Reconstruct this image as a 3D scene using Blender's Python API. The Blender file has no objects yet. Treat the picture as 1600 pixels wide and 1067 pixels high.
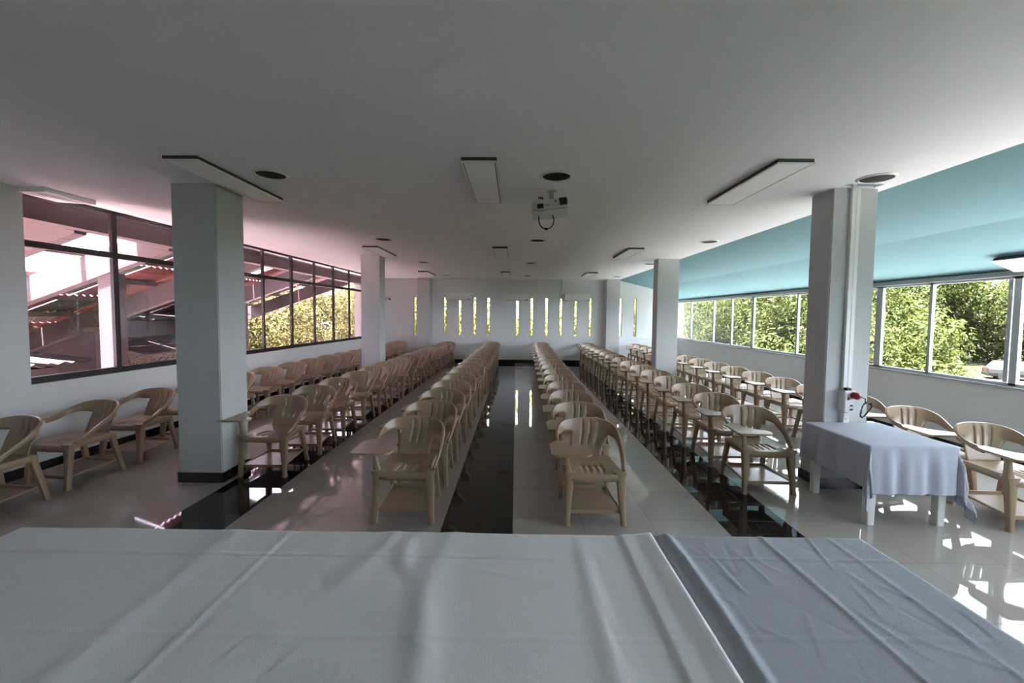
import bpy, bmesh, math, random
from mathutils import Vector, Matrix
R = math.radians
random.seed(7)
S = bpy.context.scene
COL = S.collection

# ------------------------------------------------------------------ materials
def mat(name, col, rough=0.5, spec=0.5, noise=0.0, nscale=8.0, bump=0.0, bscale=60.0, metal=0.0):
    m = bpy.data.materials.new(name); m.use_nodes = True
    nt = m.node_tree; b = nt.nodes['Principled BSDF']
    b.inputs['Base Color'].default_value = (*col, 1)
    b.inputs['Roughness'].default_value = rough
    b.inputs['Specular IOR Level'].default_value = spec
    b.inputs['Metallic'].default_value = metal
    tc = nt.nodes.new('ShaderNodeTexCoord')
    if noise > 0:
        n = nt.nodes.new('ShaderNodeTexNoise'); n.inputs['Scale'].default_value = nscale
        n.inputs['Detail'].default_value = 4
        nt.links.new(tc.outputs['Object'], n.inputs['Vector'])
        mx = nt.nodes.new('ShaderNodeMix'); mx.data_type = 'RGBA'
        mx.inputs['A'].default_value = (*[max(0, c*(1-noise)) for c in col], 1)
        mx.inputs['B'].default_value = (*[min(1, c*(1+noise)) for c in col], 1)
        nt.links.new(n.outputs['Fac'], mx.inputs['Factor'])
        nt.links.new(mx.outputs['Result'], b.inputs['Base Color'])
    if bump > 0:
        n2 = nt.nodes.new('ShaderNodeTexNoise'); n2.inputs['Scale'].default_value = bscale
        n2.inputs['Detail'].default_value = 3
        nt.links.new(tc.outputs['Object'], n2.inputs['Vector'])
        bp = nt.nodes.new('ShaderNodeBump'); bp.inputs['Strength'].default_value = bump
        bp.inputs['Distance'].default_value = 0.01
        nt.links.new(n2.outputs['Fac'], bp.inputs['Height'])
        nt.links.new(bp.outputs['Normal'], b.inputs['Normal'])
    return m

def glass(name, tint):
    m = bpy.data.materials.new(name); m.use_nodes = True
    nt = m.node_tree; nt.nodes.remove(nt.nodes['Principled BSDF'])
    out = nt.nodes['Material Output']
    t = nt.nodes.new('ShaderNodeBsdfTransparent'); t.inputs[0].default_value = (*tint, 1)
    g = nt.nodes.new('ShaderNodeBsdfGlossy'); g.inputs['Roughness'].default_value = 0.0
    lw = nt.nodes.new('ShaderNodeLayerWeight'); lw.inputs['Blend'].default_value = 0.5
    pw = nt.nodes.new('ShaderNodeMath'); pw.operation = 'POWER'; pw.inputs[1].default_value = 5.0
    nt.links.new(lw.outputs['Facing'], pw.inputs[0])
    f = nt.nodes.new('ShaderNodeMath'); f.operation = 'MULTIPLY_ADD'; f.inputs[1].default_value = 0.9; f.inputs[2].default_value = 0.04
    nt.links.new(pw.outputs[0], f.inputs[0])
    x = nt.nodes.new('ShaderNodeMixShader')
    nt.links.new(f.outputs[0], x.inputs[0]); nt.links.new(t.outputs[0], x.inputs[1])
    nt.links.new(g.outputs[0], x.inputs[2]); nt.links.new(x.outputs[0], out.inputs['Surface'])
    return m

def leaf_mat(name, c1, c2, trans=0.35):
    m = bpy.data.materials.new(name); m.use_nodes = True
    nt = m.node_tree; b = nt.nodes['Principled BSDF']; out = nt.nodes['Material Output']
    g = nt.nodes.new('ShaderNodeNewGeometry'); oi = nt.nodes.new('ShaderNodeObjectInfo')
    ad = nt.nodes.new('ShaderNodeMath'); ad.operation = 'MULTIPLY_ADD'
    nt.links.new(g.outputs['Random Per Island'], ad.inputs[0]); ad.inputs[1].default_value = 0.65
    m2 = nt.nodes.new('ShaderNodeMath'); m2.operation = 'MULTIPLY'; m2.inputs[1].default_value = 0.35
    nt.links.new(oi.outputs['Random'], m2.inputs[0]); nt.links.new(m2.outputs[0], ad.inputs[2])
    mx = nt.nodes.new('ShaderNodeMix'); mx.data_type = 'RGBA'
    mx.inputs['A'].default_value = (*c1, 1); mx.inputs['B'].default_value = (*c2, 1)
    nt.links.new(ad.outputs[0], mx.inputs['Factor'])
    nt.links.new(mx.outputs['Result'], b.inputs['Base Color'])
    b.inputs['Roughness'].default_value = 0.6
    b.inputs['Specular IOR Level'].default_value = 0.06
    tr = nt.nodes.new('ShaderNodeBsdfTranslucent'); nt.links.new(mx.outputs['Result'], tr.inputs[0])
    ms = nt.nodes.new('ShaderNodeMixShader'); ms.inputs[0].default_value = trans
    nt.links.new(b.outputs[0], ms.inputs[1]); nt.links.new(tr.outputs[0], ms.inputs[2])
    nt.links.new(ms.outputs[0], out.inputs['Surface'])
    return m

def floor_mat():
    m = bpy.data.materials.new('polished_tile'); m.use_nodes = True
    nt = m.node_tree; b = nt.nodes['Principled BSDF']; L = nt.links.new
    tc = nt.nodes.new('ShaderNodeTexCoord'); sp = nt.nodes.new('ShaderNodeSeparateXYZ')
    L(tc.outputs['Object'], sp.inputs[0])
    def mth(op, a, bb=None, c=None):
        n = nt.nodes.new('ShaderNodeMath'); n.operation = op
        for i, v in enumerate((a, bb, c)):
            if v is None: continue
            if isinstance(v, (int, float)): n.inputs[i].default_value = v
            else: L(v, n.inputs[i])
        return n.outputs[0]
    T = 0.597
    ux = mth('DIVIDE', mth('ADD', sp.outputs['X'], 0.01), T)     # tile index, edge at x=-0.01
    uy = mth('DIVIDE', mth('SUBTRACT', sp.outputs['Y'], 3.64), 0.61)
    def edge(u):
        fr = mth('FRACT', u)
        return mth('MINIMUM', fr, mth('SUBTRACT', 1.0, fr))
    e = mth('MINIMUM', edge(ux), edge(uy))
    grout = mth('LESS_THAN', e, 0.0035)
    fx = mth('FLOOR', ux); fy = mth('FLOOR', uy)
    d = None
    for k in (-5, -1, 3):
        q = mth('COMPARE', fx, float(k), 0.1)
        d = q if d is None else mth('MAXIMUM', d, q)
    cv = nt.nodes.new('ShaderNodeCombineXYZ'); L(fx, cv.inputs[0]); L(fy, cv.inputs[1])
    wn = nt.nodes.new('ShaderNodeTexWhiteNoise'); wn.noise_dimensions = '2D'; L(cv.outputs[0], wn.inputs['Vector'])
    ns = nt.nodes.new('ShaderNodeTexNoise'); ns.inputs['Scale'].default_value = 1.7; ns.inputs['Detail'].default_value = 5
    L(tc.outputs['Object'], ns.inputs['Vector'])
    va = mth('ADD', mth('MULTIPLY', wn.outputs['Value'], 0.35), mth('MULTIPLY', ns.outputs['Fac'], 0.65))
    lc = nt.nodes.new('ShaderNodeMix'); lc.data_type = 'RGBA'
    lc.inputs['A'].default_value = (0.32, 0.29, 0.262, 1); lc.inputs['B'].default_value = (0.40, 0.37, 0.338, 1)
    L(va, lc.inputs['Factor'])
    dm = nt.nodes.new('ShaderNodeMix'); dm.data_type = 'RGBA'
    dm.inputs['B'].default_value = (0.012, 0.010, 0.010, 1)
    L(d, dm.inputs['Factor']); L(lc.outputs['Result'], dm.inputs['A'])
    gm = nt.nodes.new('ShaderNodeMix'); gm.data_type = 'RGBA'
    gm.inputs['B'].default_value = (0.10, 0.09, 0.08, 1)
    L(mth('MULTIPLY', grout, mth('SUBTRACT', 1.0, mth('MULTIPLY', d, 0.8))), gm.inputs['Factor']); L(dm.outputs['Result'], gm.inputs['A'])
    L(gm.outputs['Result'], b.inputs['Base Color'])
    ro = mth('ADD', mth('MULTIPLY', grout, 0.4), mth('MULTIPLY', ns.outputs['Fac'], 0.07))
    L(ro, b.inputs['Roughness'])
    b.inputs['IOR'].default_value = 1.45
    return m

WALL = mat('white_plaster', (0.69, 0.71, 0.71), 0.75, 0.3, 0.03, 3, 0.08, 90)
PILLAR_SHADE = mat('white_plaster_shaded', (0.50, 0.51, 0.505), 0.75, 0.3, 0.03, 3, 0.08, 90)  # wall plaster darkened, the pillars' shade put into the colour
CEIL = mat('white_ceiling_board', (0.895, 0.89, 0.925), 0.8, 0.2, 0.025, 2, 0.05, 120)
CEIL_TEAL_LIGHT = mat('ceiling_board_teal_light', (0.165, 0.305, 0.335), 0.8, 0.2, 0.03, 2, 0.05, 120)  # teal window light on the slope put into the base colour
DARKTRIM = mat('black_skirting', (0.012, 0.011, 0.011), 0.25, 0.5, 0.2, 6)
DARKMETAL = mat('dark_brown_metal', (0.018, 0.012, 0.012), 0.4, 0.5, 0.2, 12)
ALU = mat('pale_aluminium', (0.42, 0.44, 0.45), 0.4, 0.5, 0.04, 10)
FLOOR = floor_mat()
PLASTIC = mat('beige_plastic', (0.315, 0.225, 0.145), 0.28, 0.5, 0.05, 5, 0.03, 250)
CLOTH_A = mat('white_cotton', (0.80, 0.81, 0.835), 0.9, 0.1, 0.03, 14, 0.35, 420)
CLOTH_B = mat('blue_grey_cotton', (0.46, 0.49, 0.55), 0.9, 0.1, 0.03, 14, 0.35, 420)
CLOTH_C = mat('bluish_white_cotton', (0.46, 0.485, 0.56), 0.9, 0.1, 0.03, 14, 0.3, 420)
WHITEPL = mat('white_plastic', (0.76, 0.76, 0.74), 0.35, 0.5, 0.02, 6)
GREYPL = mat('light_grey_plastic', (0.55, 0.55, 0.53), 0.4, 0.5, 0.03, 6)
HOUSING_SHADE = mat('housing_shade_grey', (0.05, 0.05, 0.05), 0.5, 0.4, 0.05, 6)  # dark colour stands in for shade on the fitting's sides
PANEL = mat('frosted_panel', (0.93, 0.91, 0.95), 0.5, 0.4, 0.02, 3)
BLACK = mat('black_plastic', (0.012, 0.012, 0.013), 0.4, 0.4, 0.15, 20)
GRILLE = mat('black_speaker_mesh', (0.010, 0.009, 0.009), 0.7, 0.2, 0.3, 300)
REDPL = mat('red_plastic', (0.28, 0.012, 0.015), 0.35, 0.5, 0.05, 10)
STEEL = mat('grey_steel', (0.42, 0.42, 0.41), 0.35, 0.5, 0.05, 20, metal=0.6)
GL_L = glass('rose_glass', (0.96, 0.87, 0.92))
GL_R = glass('aqua_glass', (0.96, 0.975, 0.98))
GL_N = glass('clear_glass', (0.97, 0.97, 0.9))
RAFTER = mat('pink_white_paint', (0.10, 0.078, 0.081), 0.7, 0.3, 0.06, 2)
PURLIN = mat('brown_timber', (0.10, 0.07, 0.06), 0.7, 0.3, 0.3, 5)
TILE_RED = mat('red_clay_sheet', (0.13, 0.038, 0.036), 0.7, 0.3, 0.35, 2.5)
SHEET_DARK = mat('dark_corrugated_sheet', (0.022, 0.017, 0.019), 0.6, 0.4, 0.3, 3)
SHEET_PALE = mat('pale_sheet', (0.12, 0.095, 0.10), 0.6, 0.4, 0.1, 2)
BARK = mat('bark', (0.12, 0.09, 0.06), 0.9, 0.2, 0.4, 6, 0.5, 20)
LEAF_R = leaf_mat('green_leaves', (0.004, 0.008, 0.002), (0.052, 0.060, 0.014))
LEAF_L = leaf_mat('yellow_green_leaves', (0.009, 0.012, 0.003), (0.098, 0.100, 0.034))
BOUNCE_SHEET = mat('pale_bounce_sheet', (0.20, 0.20, 0.20), 0.6, 0.3, 0.05, 2)  # for the added sheet that bounces light in at the windows
LEAF_S = leaf_mat('pale_yellow_leaves', (0.08, 0.08, 0.02), (0.19, 0.185, 0.05))
LAWN = mat('lawn', (0.010, 0.012, 0.0035), 0.95, 0.1, 0.35, 0.6, 0.3, 8)
BOUNCE_PAVE_L = mat('rose_bounce_paving', (0.50, 0.42, 0.40), 0.9, 0.2, 0.1, 1)
PAVE = mat('pale_bounce_paving', (0.78, 0.79, 0.83), 0.9, 0.2, 0.1, 1)
ROAD = mat('pale_road', (0.013, 0.0125, 0.011), 0.9, 0.2, 0.1, 1)
CARPAINT = mat('white_car_paint', (0.026, 0.026, 0.027), 0.2, 0.6, 0.01, 3)
CARGLASS = mat('dark_car_window', (0.03, 0.035, 0.04), 0.08, 0.6, 0.05, 3)
RUBBER = mat('tyre_rubber', (0.015, 0.015, 0.015), 0.8, 0.2, 0.1, 20)
REDLAMP = mat('red_lamp_lens', (0.4, 0.02, 0.02), 0.2, 0.5, 0.05, 20)
YELLOWISH = mat('olive_frame', (0.20, 0.18, 0.10), 0.5, 0.4, 0.1, 10)

# ------------------------------------------------------------------ mesh helpers
def bm_box(bm, x0, x1, y0, y1, z0, z1):
    vs = [bm.verts.new(p) for p in ((x0,y0,z0),(x1,y0,z0),(x1,y1,z0),(x0,y1,z0),(x0,y0,z1),(x1,y0,z1),(x1,y1,z1),(x0,y1,z1))]
    for f in ((3,2,1,0),(4,5,6,7),(0,1,5,4),(1,2,6,5),(2,3,7,6),(3,0,4,7)):
        bm.faces.new([vs[i] for i in f])
    return vs

def bm_loft(bm, rings, cap=True, closed=True):
    rv = [[bm.verts.new(p) for p in r] for r in rings]
    n = len(rings[0])
    for a, b in zip(rv[:-1], rv[1:]):
        for i in range(n if closed else n-1):
            j = (i+1) % n
            bm.faces.new((a[i], a[j], b[j], b[i]))
    if cap:
        bm.faces.new(list(reversed(rv[0]))); bm.faces.new(rv[-1])
    return rv

def rrect(cx, cy, z, hx, hy, r=0.3, n=3):
    """rounded rectangle ring in a horizontal plane"""
    rr = min(hx, hy)*r; pts = []
    for k, (sx, sy) in enumerate(((1,1),(-1,1),(-1,-1),(1,-1))):
        for i in range(n):
            a = math.pi/2*(k + i/(n-1))
            pts.append((cx+sx*(hx-rr)+rr*math.cos(a), cy+sy*(hy-rr)+rr*math.sin(a), z))
    return pts

def bm_tube(bm, pts, r, n=8, cap=True):
    pts = [Vector(p) for p in pts]; rings = []
    up = Vector((0.0, 0.0, 1.0)); prev = None
    for i, p in enumerate(pts):
        d = (pts[min(i+1, len(pts)-1)]-pts[max(i-1, 0)]).normalized()
        if prev is None:
            a = up if abs(d.dot(up)) < 0.9 else Vector((1, 0, 0))
            x = d.cross(a).normalized()
        else:
            x = (prev - d*prev.dot(d)).normalized()
        prev = x; y = d.cross(x)
        rad = r[i] if isinstance(r, (list, tuple)) else r
        rings.append([p + x*rad*math.cos(2*math.pi*k/n) + y*rad*math.sin(2*math.pi*k/n) for k in range(n)])
    bm_loft(bm, rings, cap)

def bm_lathe(bm, prof, n=28, c=(0,0,0), cap=True):
    rings = [[(c[0]+r*math.cos(2*math.pi*k/n), c[1]+r*math.sin(2*math.pi*k/n), c[2]+z) for k in range(n)] for r, z in prof]
    bm_loft(bm, rings, cap)

def bm_prism(bm, poly, z0, z1):
    bm_loft(bm, [[(x, y, z0) for x, y in poly], [(x, y, z1) for x, y in poly]])

def mesh(name, bm, m, smooth=False, bevel=0.0, mods=None, norm=True):
    if norm: bmesh.ops.recalc_face_normals(bm, faces=bm.faces)
    if bevel > 0:
        es = [e for e in bm.edges if len(e.link_faces) == 2 and e.calc_face_angle(0) > 0.6]
        bmesh.ops.bevel(bm, geom=es, offset=bevel, segments=2, affect='EDGES', clamp_overlap=True)
    me = bpy.data.meshes.new(name); bm.to_mesh(me); bm.free()
    me.materials.append(m)
    if smooth:
        for p in me.polygons: p.use_smooth = True
        try: me.set_sharp_from_angle(angle=R(40))
        except Exception: pass
    if mods:
        o = bpy.data.objects.new('bake', me); COL.objects.link(o)
        for t, kw in mods:
            md = o.modifiers.new(t, t)
            for k, v in kw.items(): setattr(md, k, v)
        dg = bpy.context.evaluated_depsgraph_get(); dg.update()
        me2 = bpy.data.meshes.new_from_object(o.evaluated_get(dg))
        bpy.data.objects.remove(o); bpy.data.meshes.remove(me)
        me2.name = name
        return me2
    return me

def put(name, me, parent=None, label=None):
    o = bpy.data.objects.new(name, me); COL.objects.link(o)
    if parent: o.parent = parent
    if label: o['label'] = label
    return o

def obj(name, bm, m, parent=None, label=None, **kw):
    return put(name, mesh(name, bm, m, **kw), parent, label)

def thing(name, label, cat, loc=(0,0,0), rotz=0, group=None):
    o = bpy.data.objects.new(name, None); COL.objects.link(o)
    o.location = loc; o.rotation_euler = (0, 0, rotz); o.empty_display_size = 0.1
    return tag(o, label, cat, group)

def tag(o, label, cat, group=None):
    o['label'] = label; o['category'] = cat
    if group: o['group'] = group
    return o

def struct(name, bm, m, label=None, parent=None, **kw):
    o = obj(name, bm, m, parent, **kw); o['kind'] = 'structure'
    if label: o['label'] = label
    return o

def dup(root, loc, rotz=0.0, label=None, group=None):
    r = root.copy(); COL.objects.link(r); r.location = loc; r.rotation_euler = (0, 0, rotz)
    if label: r['label'] = label
    if group: r['group'] = group
    for ch in list(root.children):
        c = ch.copy(); COL.objects.link(c); c.parent = r
        for g in list(ch.children):
            d = g.copy(); COL.objects.link(d); d.parent = c
    return r

def B(): return bmesh.new()

# ------------------------------------------------------------------ camera
H = 1.79; CX, CY, F = 800.0, 526.0, 660.0
cam = bpy.data.cameras.new('camera'); co = bpy.data.objects.new('camera', cam); COL.objects.link(co)
cam.sensor_fit = 'HORIZONTAL'; cam.sensor_width = 36; cam.lens = F/1600*36
cam.shift_x = 0; cam.shift_y = (CY-533.5)/1600
cam.clip_start = 0.05; cam.clip_end = 400
yaw, pitch, roll = R(0.495), R(-2.953), R(0.5)
# yaw turns the view towards -x, content rolled clockwise in the picture
co.matrix_world = (Matrix.Translation((0, 0, H)) @ Matrix.Rotation(yaw, 4, 'Z') @ Matrix.Rotation(math.pi/2+pitch, 4, 'X') @ Matrix.Rotation(roll, 4, 'Z'))
S.camera = co

# ------------------------------------------------------------------ room shell
YB, YF = 15.70, -4.5
XR = 6.0; ZC = 3.10; XFOLD = 3.76
SILL, TOPL, TOPR = 0.98, 3.08, 2.34
def XL(y): return -5.28 + 0.034*(y-4.5)
def skew(bm):
    for v in bm.verts: v.co.x += XL(v.co.y)

bm = B(); bm_box(bm, -6.2, 6.3, YF-0.3, YB+0.3, -0.25, 0.0)
struct('floor', bm, FLOOR, 'glossy greige tiled floor with three black stripes')

# ceiling: flat field with an opening beside the pillar, then a sloped field with teal light in its colour
bm = B(); hx0, hx1, hy0, hy1 = 3.25, 3.60, 4.24, 4.36
for (x0, x1, y0, y1) in ((-6.0, XFOLD, YF-0.2, hy0), (-6.0, XFOLD, hy1, YB+0.2), (-6.0, hx0, hy0, hy1), (hx1, XFOLD, hy0, hy1)):
    bm_box(bm, x0, x1, y0, y1, ZC, ZC+0.02)
bm_box(bm, hx0-.05, hx1+.05, hy0-.05, hy1+.05, ZC+0.25, ZC+0.27)
struct('ceiling', bm, CEIL, 'flat white ceiling')
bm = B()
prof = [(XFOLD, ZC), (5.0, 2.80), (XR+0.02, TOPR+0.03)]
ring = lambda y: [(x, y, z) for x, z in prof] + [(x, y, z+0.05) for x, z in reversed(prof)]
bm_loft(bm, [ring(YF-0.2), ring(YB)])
struct('ceiling_slope', bm, CEIL_TEAL_LIGHT, 'sloping ceiling above the white-framed windows, teal window light in its colour')
bm = B(); bm_box(bm, -6.3, 6.3, YF-0.3, YB+0.3, ZC+0.3, ZC+0.4)
struct('roof', bm, CEIL)
bm = B()
bm_prism(bm, [(-0.42, 4.50), (-.10, 4.50), (-.10, 5.05), (-0.42, 4.92)], ZC-0.05, ZC)
for v in bm.verts: v.co.x += -4.90
struct('trim_1', bm, CEIL, 'small dropped box at the ceiling above the first dark-framed window')

# left wall
LY0, LY1 = 4.53, 15.5
bm = B()
bm_box(bm, -0.22, 0, YF-0.2, LY0, 0, ZC)
bm_box(bm, -0.22, 0, LY0, LY1, 0, SILL)
bm_box(bm, -0.22, 0, LY1, YB+0.2, 0, ZC)
skew(bm)
struct('wall_left', bm, WALL, 'white wall under the dark-framed windows')
# right wall
bm = B()
bm_box(bm, XR, XR+0.2, YF-0.2, YB+0.2, 0, SILL-0.02)
bm_box(bm, XR, XR+0.2, YF-0.2, YB+0.2, TOPR, ZC)
bm_box(bm, XR, XR+0.2, YF-0.2, -3.6, SILL-0.02, TOPR)
struct('wall_right', bm, WALL, 'white wall under the white-framed windows')
# back wall with slits
SL = [-3.74,-3.17,-2.63,-2.08,-1.53,-1.02,0.06,0.59,1.14,1.67,2.22,2.76,3.32,3.88,4.42]
SW, SZ0, SZ1 = 0.052, 1.02, 2.43
bm = B()
bm_box(bm, -6.0, XR+0.2, YB, YB+0.15, 0, SZ0)
bm_box(bm, -6.0, XR+0.2, YB, YB+0.15, SZ1, ZC)
xs = [-6.0] + [v for s in SL for v in (s-SW, s+SW)] + [XR+0.2]
for a, b_ in zip(xs[0::2], xs[1::2]): bm_box(bm, a, b_, YB, YB+0.15, SZ0, SZ1)
struct('wall_back', bm, WALL, 'white back wall pierced by narrow slit windows')
bm = B(); bm_box(bm, -6.0, XR+0.2, YF-0.15, YF, 0, ZC)
struct('wall_front', bm, WALL, 'white front wall')
bm = B()
ys = XL(YB)+0.01
for a, b_ in zip([ys]+SL, SL+[XR]):
    pass
bm_box(bm, XL(YB)+0.02, XR-0.02, YB-0.014, YB, 0.945, 0.975)
struct('trim_2', bm, WALL, 'thin ledge running under the slit windows of the back wall')
# baseboards
bm = B(); bm_box(bm, 0, 0.015, YF, YB, 0, 0.11); skew(bm); struct('baseboard_left', bm, DARKTRIM, 'black skirting along the dark-framed window wall')
bm = B(); bm_box(bm, XL(YB)+.02, XR-.02, YB-0.015, YB, 0, 0.12); struct('baseboard_back', bm, DARKTRIM, 'black skirting along the back wall')
bm = B(); bm_box(bm, XR-0.015, XR, YF, YB-.02, 0, 0.11); struct('baseboard_right', bm, DARKTRIM, 'black skirting along the white-framed window wall')

# pillars
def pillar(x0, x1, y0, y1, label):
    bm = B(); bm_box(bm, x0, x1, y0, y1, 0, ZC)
    p = struct('pillar', bm, PILLAR_SHADE, label, bevel=0.008); p['category'] = 'pillar'
    bm = B(); bm_box(bm, x0-.012, x1+.012, y0-.012, y1+.012, 0, 0.105)
    obj('baseboard', bm, DARKTRIM, p, 'black skirting')
    return p
pillar(-3.53, -3.07, 4.34, 4.78, 'white square pillar nearest, on the dark-framed window side')
pillar(-3.47, -3.05, 9.45, 9.85, 'white square pillar halfway down the room, dark-framed window side')
pillar(-3.56, -3.12, 15.28, 15.69, 'white square pillar against the back wall, dark-framed window side')
pillar(3.21, 3.66, 4.38, 4.70, 'white square pillar behind the small cloth-covered table')
pillar(3.25, 3.74, 9.78, 10.1, 'white square pillar halfway down the room, white-framed window side')
pillar(3.27, 3.75, 15.32, 15.69, 'white square pillar against the back wall, white-framed window side')

# left windows: dark metal frames
edges = [4.53, 5.57, 7.64, 9.71, 11.78, 13.85, 15.5]
n = 0
for a, b_ in zip(edges[:-1], edges[1:]):
    n += 1
    mid = [] if b_-a < 1.2 else [(a+b_)/2]
    bm = B(); fw = 0.035
    def bar(y0, y1, z0, z1): bm_box(bm, -0.09, -0.045, y0, y1, z0, z1)
    bar(a, a+fw, SILL, TOPL+.02); bar(b_-fw, b_, SILL, TOPL+.02)
    bar(a, b_, SILL, SILL+0.075); bar(a, b_, TOPL-0.02, TOPL+.02); bar(a, b_, 2.49, 2.56)
    for m_ in mid: bar(m_-0.025, m_+0.025, SILL, TOPL)
    skew(bm)
    w = struct('window_%d' % n, bm, DARKMETAL, 'dark-framed window, number %d from the front' % n)
    cuts = [a+fw]+[v for m_ in mid for v in (m_-.025, m_+.025)]+[b_-fw]
    for p, q in zip(cuts[0::2], cuts[1::2]):
        for z0, z1 in ((SILL+.075, 2.49), (2.56, TOPL-.02)):
            g = B(); bm_box(g, -0.071, -0.066, p, q, z0, z1); skew(g)
            struct('pane', g, GL_L, None, w)

# right windows: pale aluminium sliding frames
posts = [15.7, 14.61, 12.95, 11.87, 10.80, 9.11, 7.05, 6.20, 5.13, 3.3, 1.5, -.4, -2.3, -3.6]  # nearest bays are out of view, added to light the room's front
thick = {14.61: .05, 10.80: .07, 7.05: .09, 5.13: .06, 1.5: .05, 15.7: .03}
for i, (b_, a) in enumerate(zip(posts[:-1], posts[1:])):
    n += 1
    t0, t1 = thick.get(a, .035), thick.get(b_, .035)
    bm = B(); off = 0.06 if i % 2 else 0.02
    def bar(y0, y1, z0, z1, o=0.0): bm_box(bm, XR+0.03+o, XR+0.075+o, y0, y1, z0, z1)
    if (a, b_) == (5.13, 6.20): bar(5.24, 5.29, SILL, TOPR-.03, .045)
    bar(a, a+t0, SILL, TOPR); bar(b_-t1*.3, b_, SILL, TOPR)
    bar(a, b_, SILL-0.02, SILL+0.03); bar(a, b_, TOPR-0.06, TOPR)
    w = struct('window_%d' % n, bm, ALU, 'white-framed sliding window, number %d from the back' % (i+1))
    if a != 3.3:
        g = B(); bm_box(g, XR+0.05, XR+0.055, a+t0, b_-t1*.3, SILL+.03, TOPR-.06)
        struct('pane', g, GL_R, None, w)
# window rail above
bm = B(); bm_box(bm, XR-0.03, XR, -3.6, YB, TOPR-0.03, TOPR+0.03)
struct('trim_3', bm, ALU, 'metal rail above the white-framed windows')
bm = B(); bm_box(bm, XR-0.02, XR+0.02, -3.6, YB, SILL-0.04, SILL-0.01)
struct('trim_4', bm, ALU, 'metal sill below the white-framed windows')

# slit windows
for s in SL:
    n += 1
    bm = B(); t = 0.008
    for (x0, x1, z0, z1) in ((s-SW, s-SW+t, SZ0, SZ1), (s+SW-t, s+SW, SZ0, SZ1), (s-SW+t, s+SW-t, SZ0, SZ0+t), (s-SW+t, s+SW-t, SZ1-t, SZ1)):
        bm_box(bm, x0, x1, YB-0.004, YB+0.15, z0, z1)
    w = struct('window_%d' % n, bm, YELLOWISH, 'narrow slit window in the back wall')
    g = B(); bm_box(g, s-SW+t, s+SW-t, YB+0.10, YB+0.105, SZ0+t, SZ1-t); struct('pane', g, GL_N, None, w)

# ------------------------------------------------------------------ tablet-arm chair
def catmull(P, u):
    n = len(P)-1; x = u*n; i = min(int(x), n-1); t = x-i
    p0, p1, p2, p3 = P[max(i-1, 0)], P[i], P[i+1], P[min(i+2, n)]
    return Vector([0.5*((2*b)+(-a+c)*t+(2*a-5*b+4*c-d)*t*t+(-a+3*b-3*c+d)*t**3) for a, b, c, d in zip(p0, p1, p2, p3)])

RIM = [(-.285,-.06,.650),(-.290,.07,.672),(-.276,.18,.722),(-.215,.262,.765),(-.11,.305,.784),(0,.315,.788),
       (.11,.305,.784),(.215,.262,.765),(.280,.18,.718),(.288,.07,.640),(.277,-.07,.548),(.248,-.205,.462)]
def chair_back():
    bm = B()
    # columns along the rim, finer where the three slots are
    half = 0.31
    cu = [0.0,.04,.08,.12,.16,.19]
    mid = [-.31,-.27,-.22,-.17,-.135,-.115,-.07,-.02-.0,.0+.005,.05,.10,.115,.135,.17,.22,.27,.31]
    mid = [-.31,-.26,-.21,-.165,-.135,-.112,-.075,-.04,-.0115,.0115,.04,.075,.112,.135,.165,.21,.26,.31]
    s_left = [-1,-.93,-.86,-.79,-.72,-.65,-.58,-.51,-.45,-.40,-.355]
    cols = s_left + mid + [-v for v in reversed(s_left)]
    nb, npn = 4, 9
    top, rows = [], []
    for s in cols:
        p = catmull(RIM, (s+1)/2)
        w = 0.118 - 0.068*min(1, max(0, (abs(s)-.33)/.35))
        ctr = Vector((0, 0.02, p.z)); inn = (ctr-p); inn.z = 0; inn.normalize()
        out = -inn
        ring = [p + out*0.016 + Vector((0, 0, -0.014)), p + out*0.010 + Vector((0, 0, 0.0))]
        for k in range(nb+1):
            t = k/nb
            ring.append(p + Vector((0, 0, -w*t)) + inn*(0.016*t if abs(s) < .6 else 0.010*t))
        lo = ring[-1]
        col = [bm.verts.new(v) for v in ring]
        if abs(s) <= half+1e-6:
            bx = s/half*0.150
            bot = Vector((bx, 0.205+0.012*(1-(s/half)**2), 0.435))
            for k in range(1, npn+1):
                t = k/npn
                q = lo.lerp(bot, t)
                # waist: panel narrows quickly below the band
                k3 = min(1, max(0, (abs(s)-.15)/.12))
                q.x = lo.x + (bx-lo.x)*((1-(1-t)**3)*k3 + t*(1-k3))
                q.y += 0.003*math.sin(math.pi*t)
                col.append(bm.verts.new(q))
        rows.append(col)
    base = nb+3
    slotc = [i for i, (a, b) in enumerate(zip(cols[:-1], cols[1:])) if (round(a, 4), round(b, 4)) in ((-.135,-.112),(-.0115,.0115),(.112,.135))]
    for i in range(len(cols)-1):
        A, Bc = rows[i], rows[i+1]
        for k in range(base-1):
            if i in slotc and k >= base-4: continue
            bm.faces.new((A[k], Bc[k], Bc[k+1], A[k+1]))
        if len(A) > base and len(Bc) > base:
            for k in range(base-1, len(A)-1):
                if i in slotc and k < base+4: continue
                bm.faces.new((A[k], Bc[k], Bc[k+1], A[k+1]))
    return mesh('backrest', bm, PLASTIC, smooth=True, mods=[('SOLIDIFY', dict(thickness=0.009, offset=0.0))])

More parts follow.
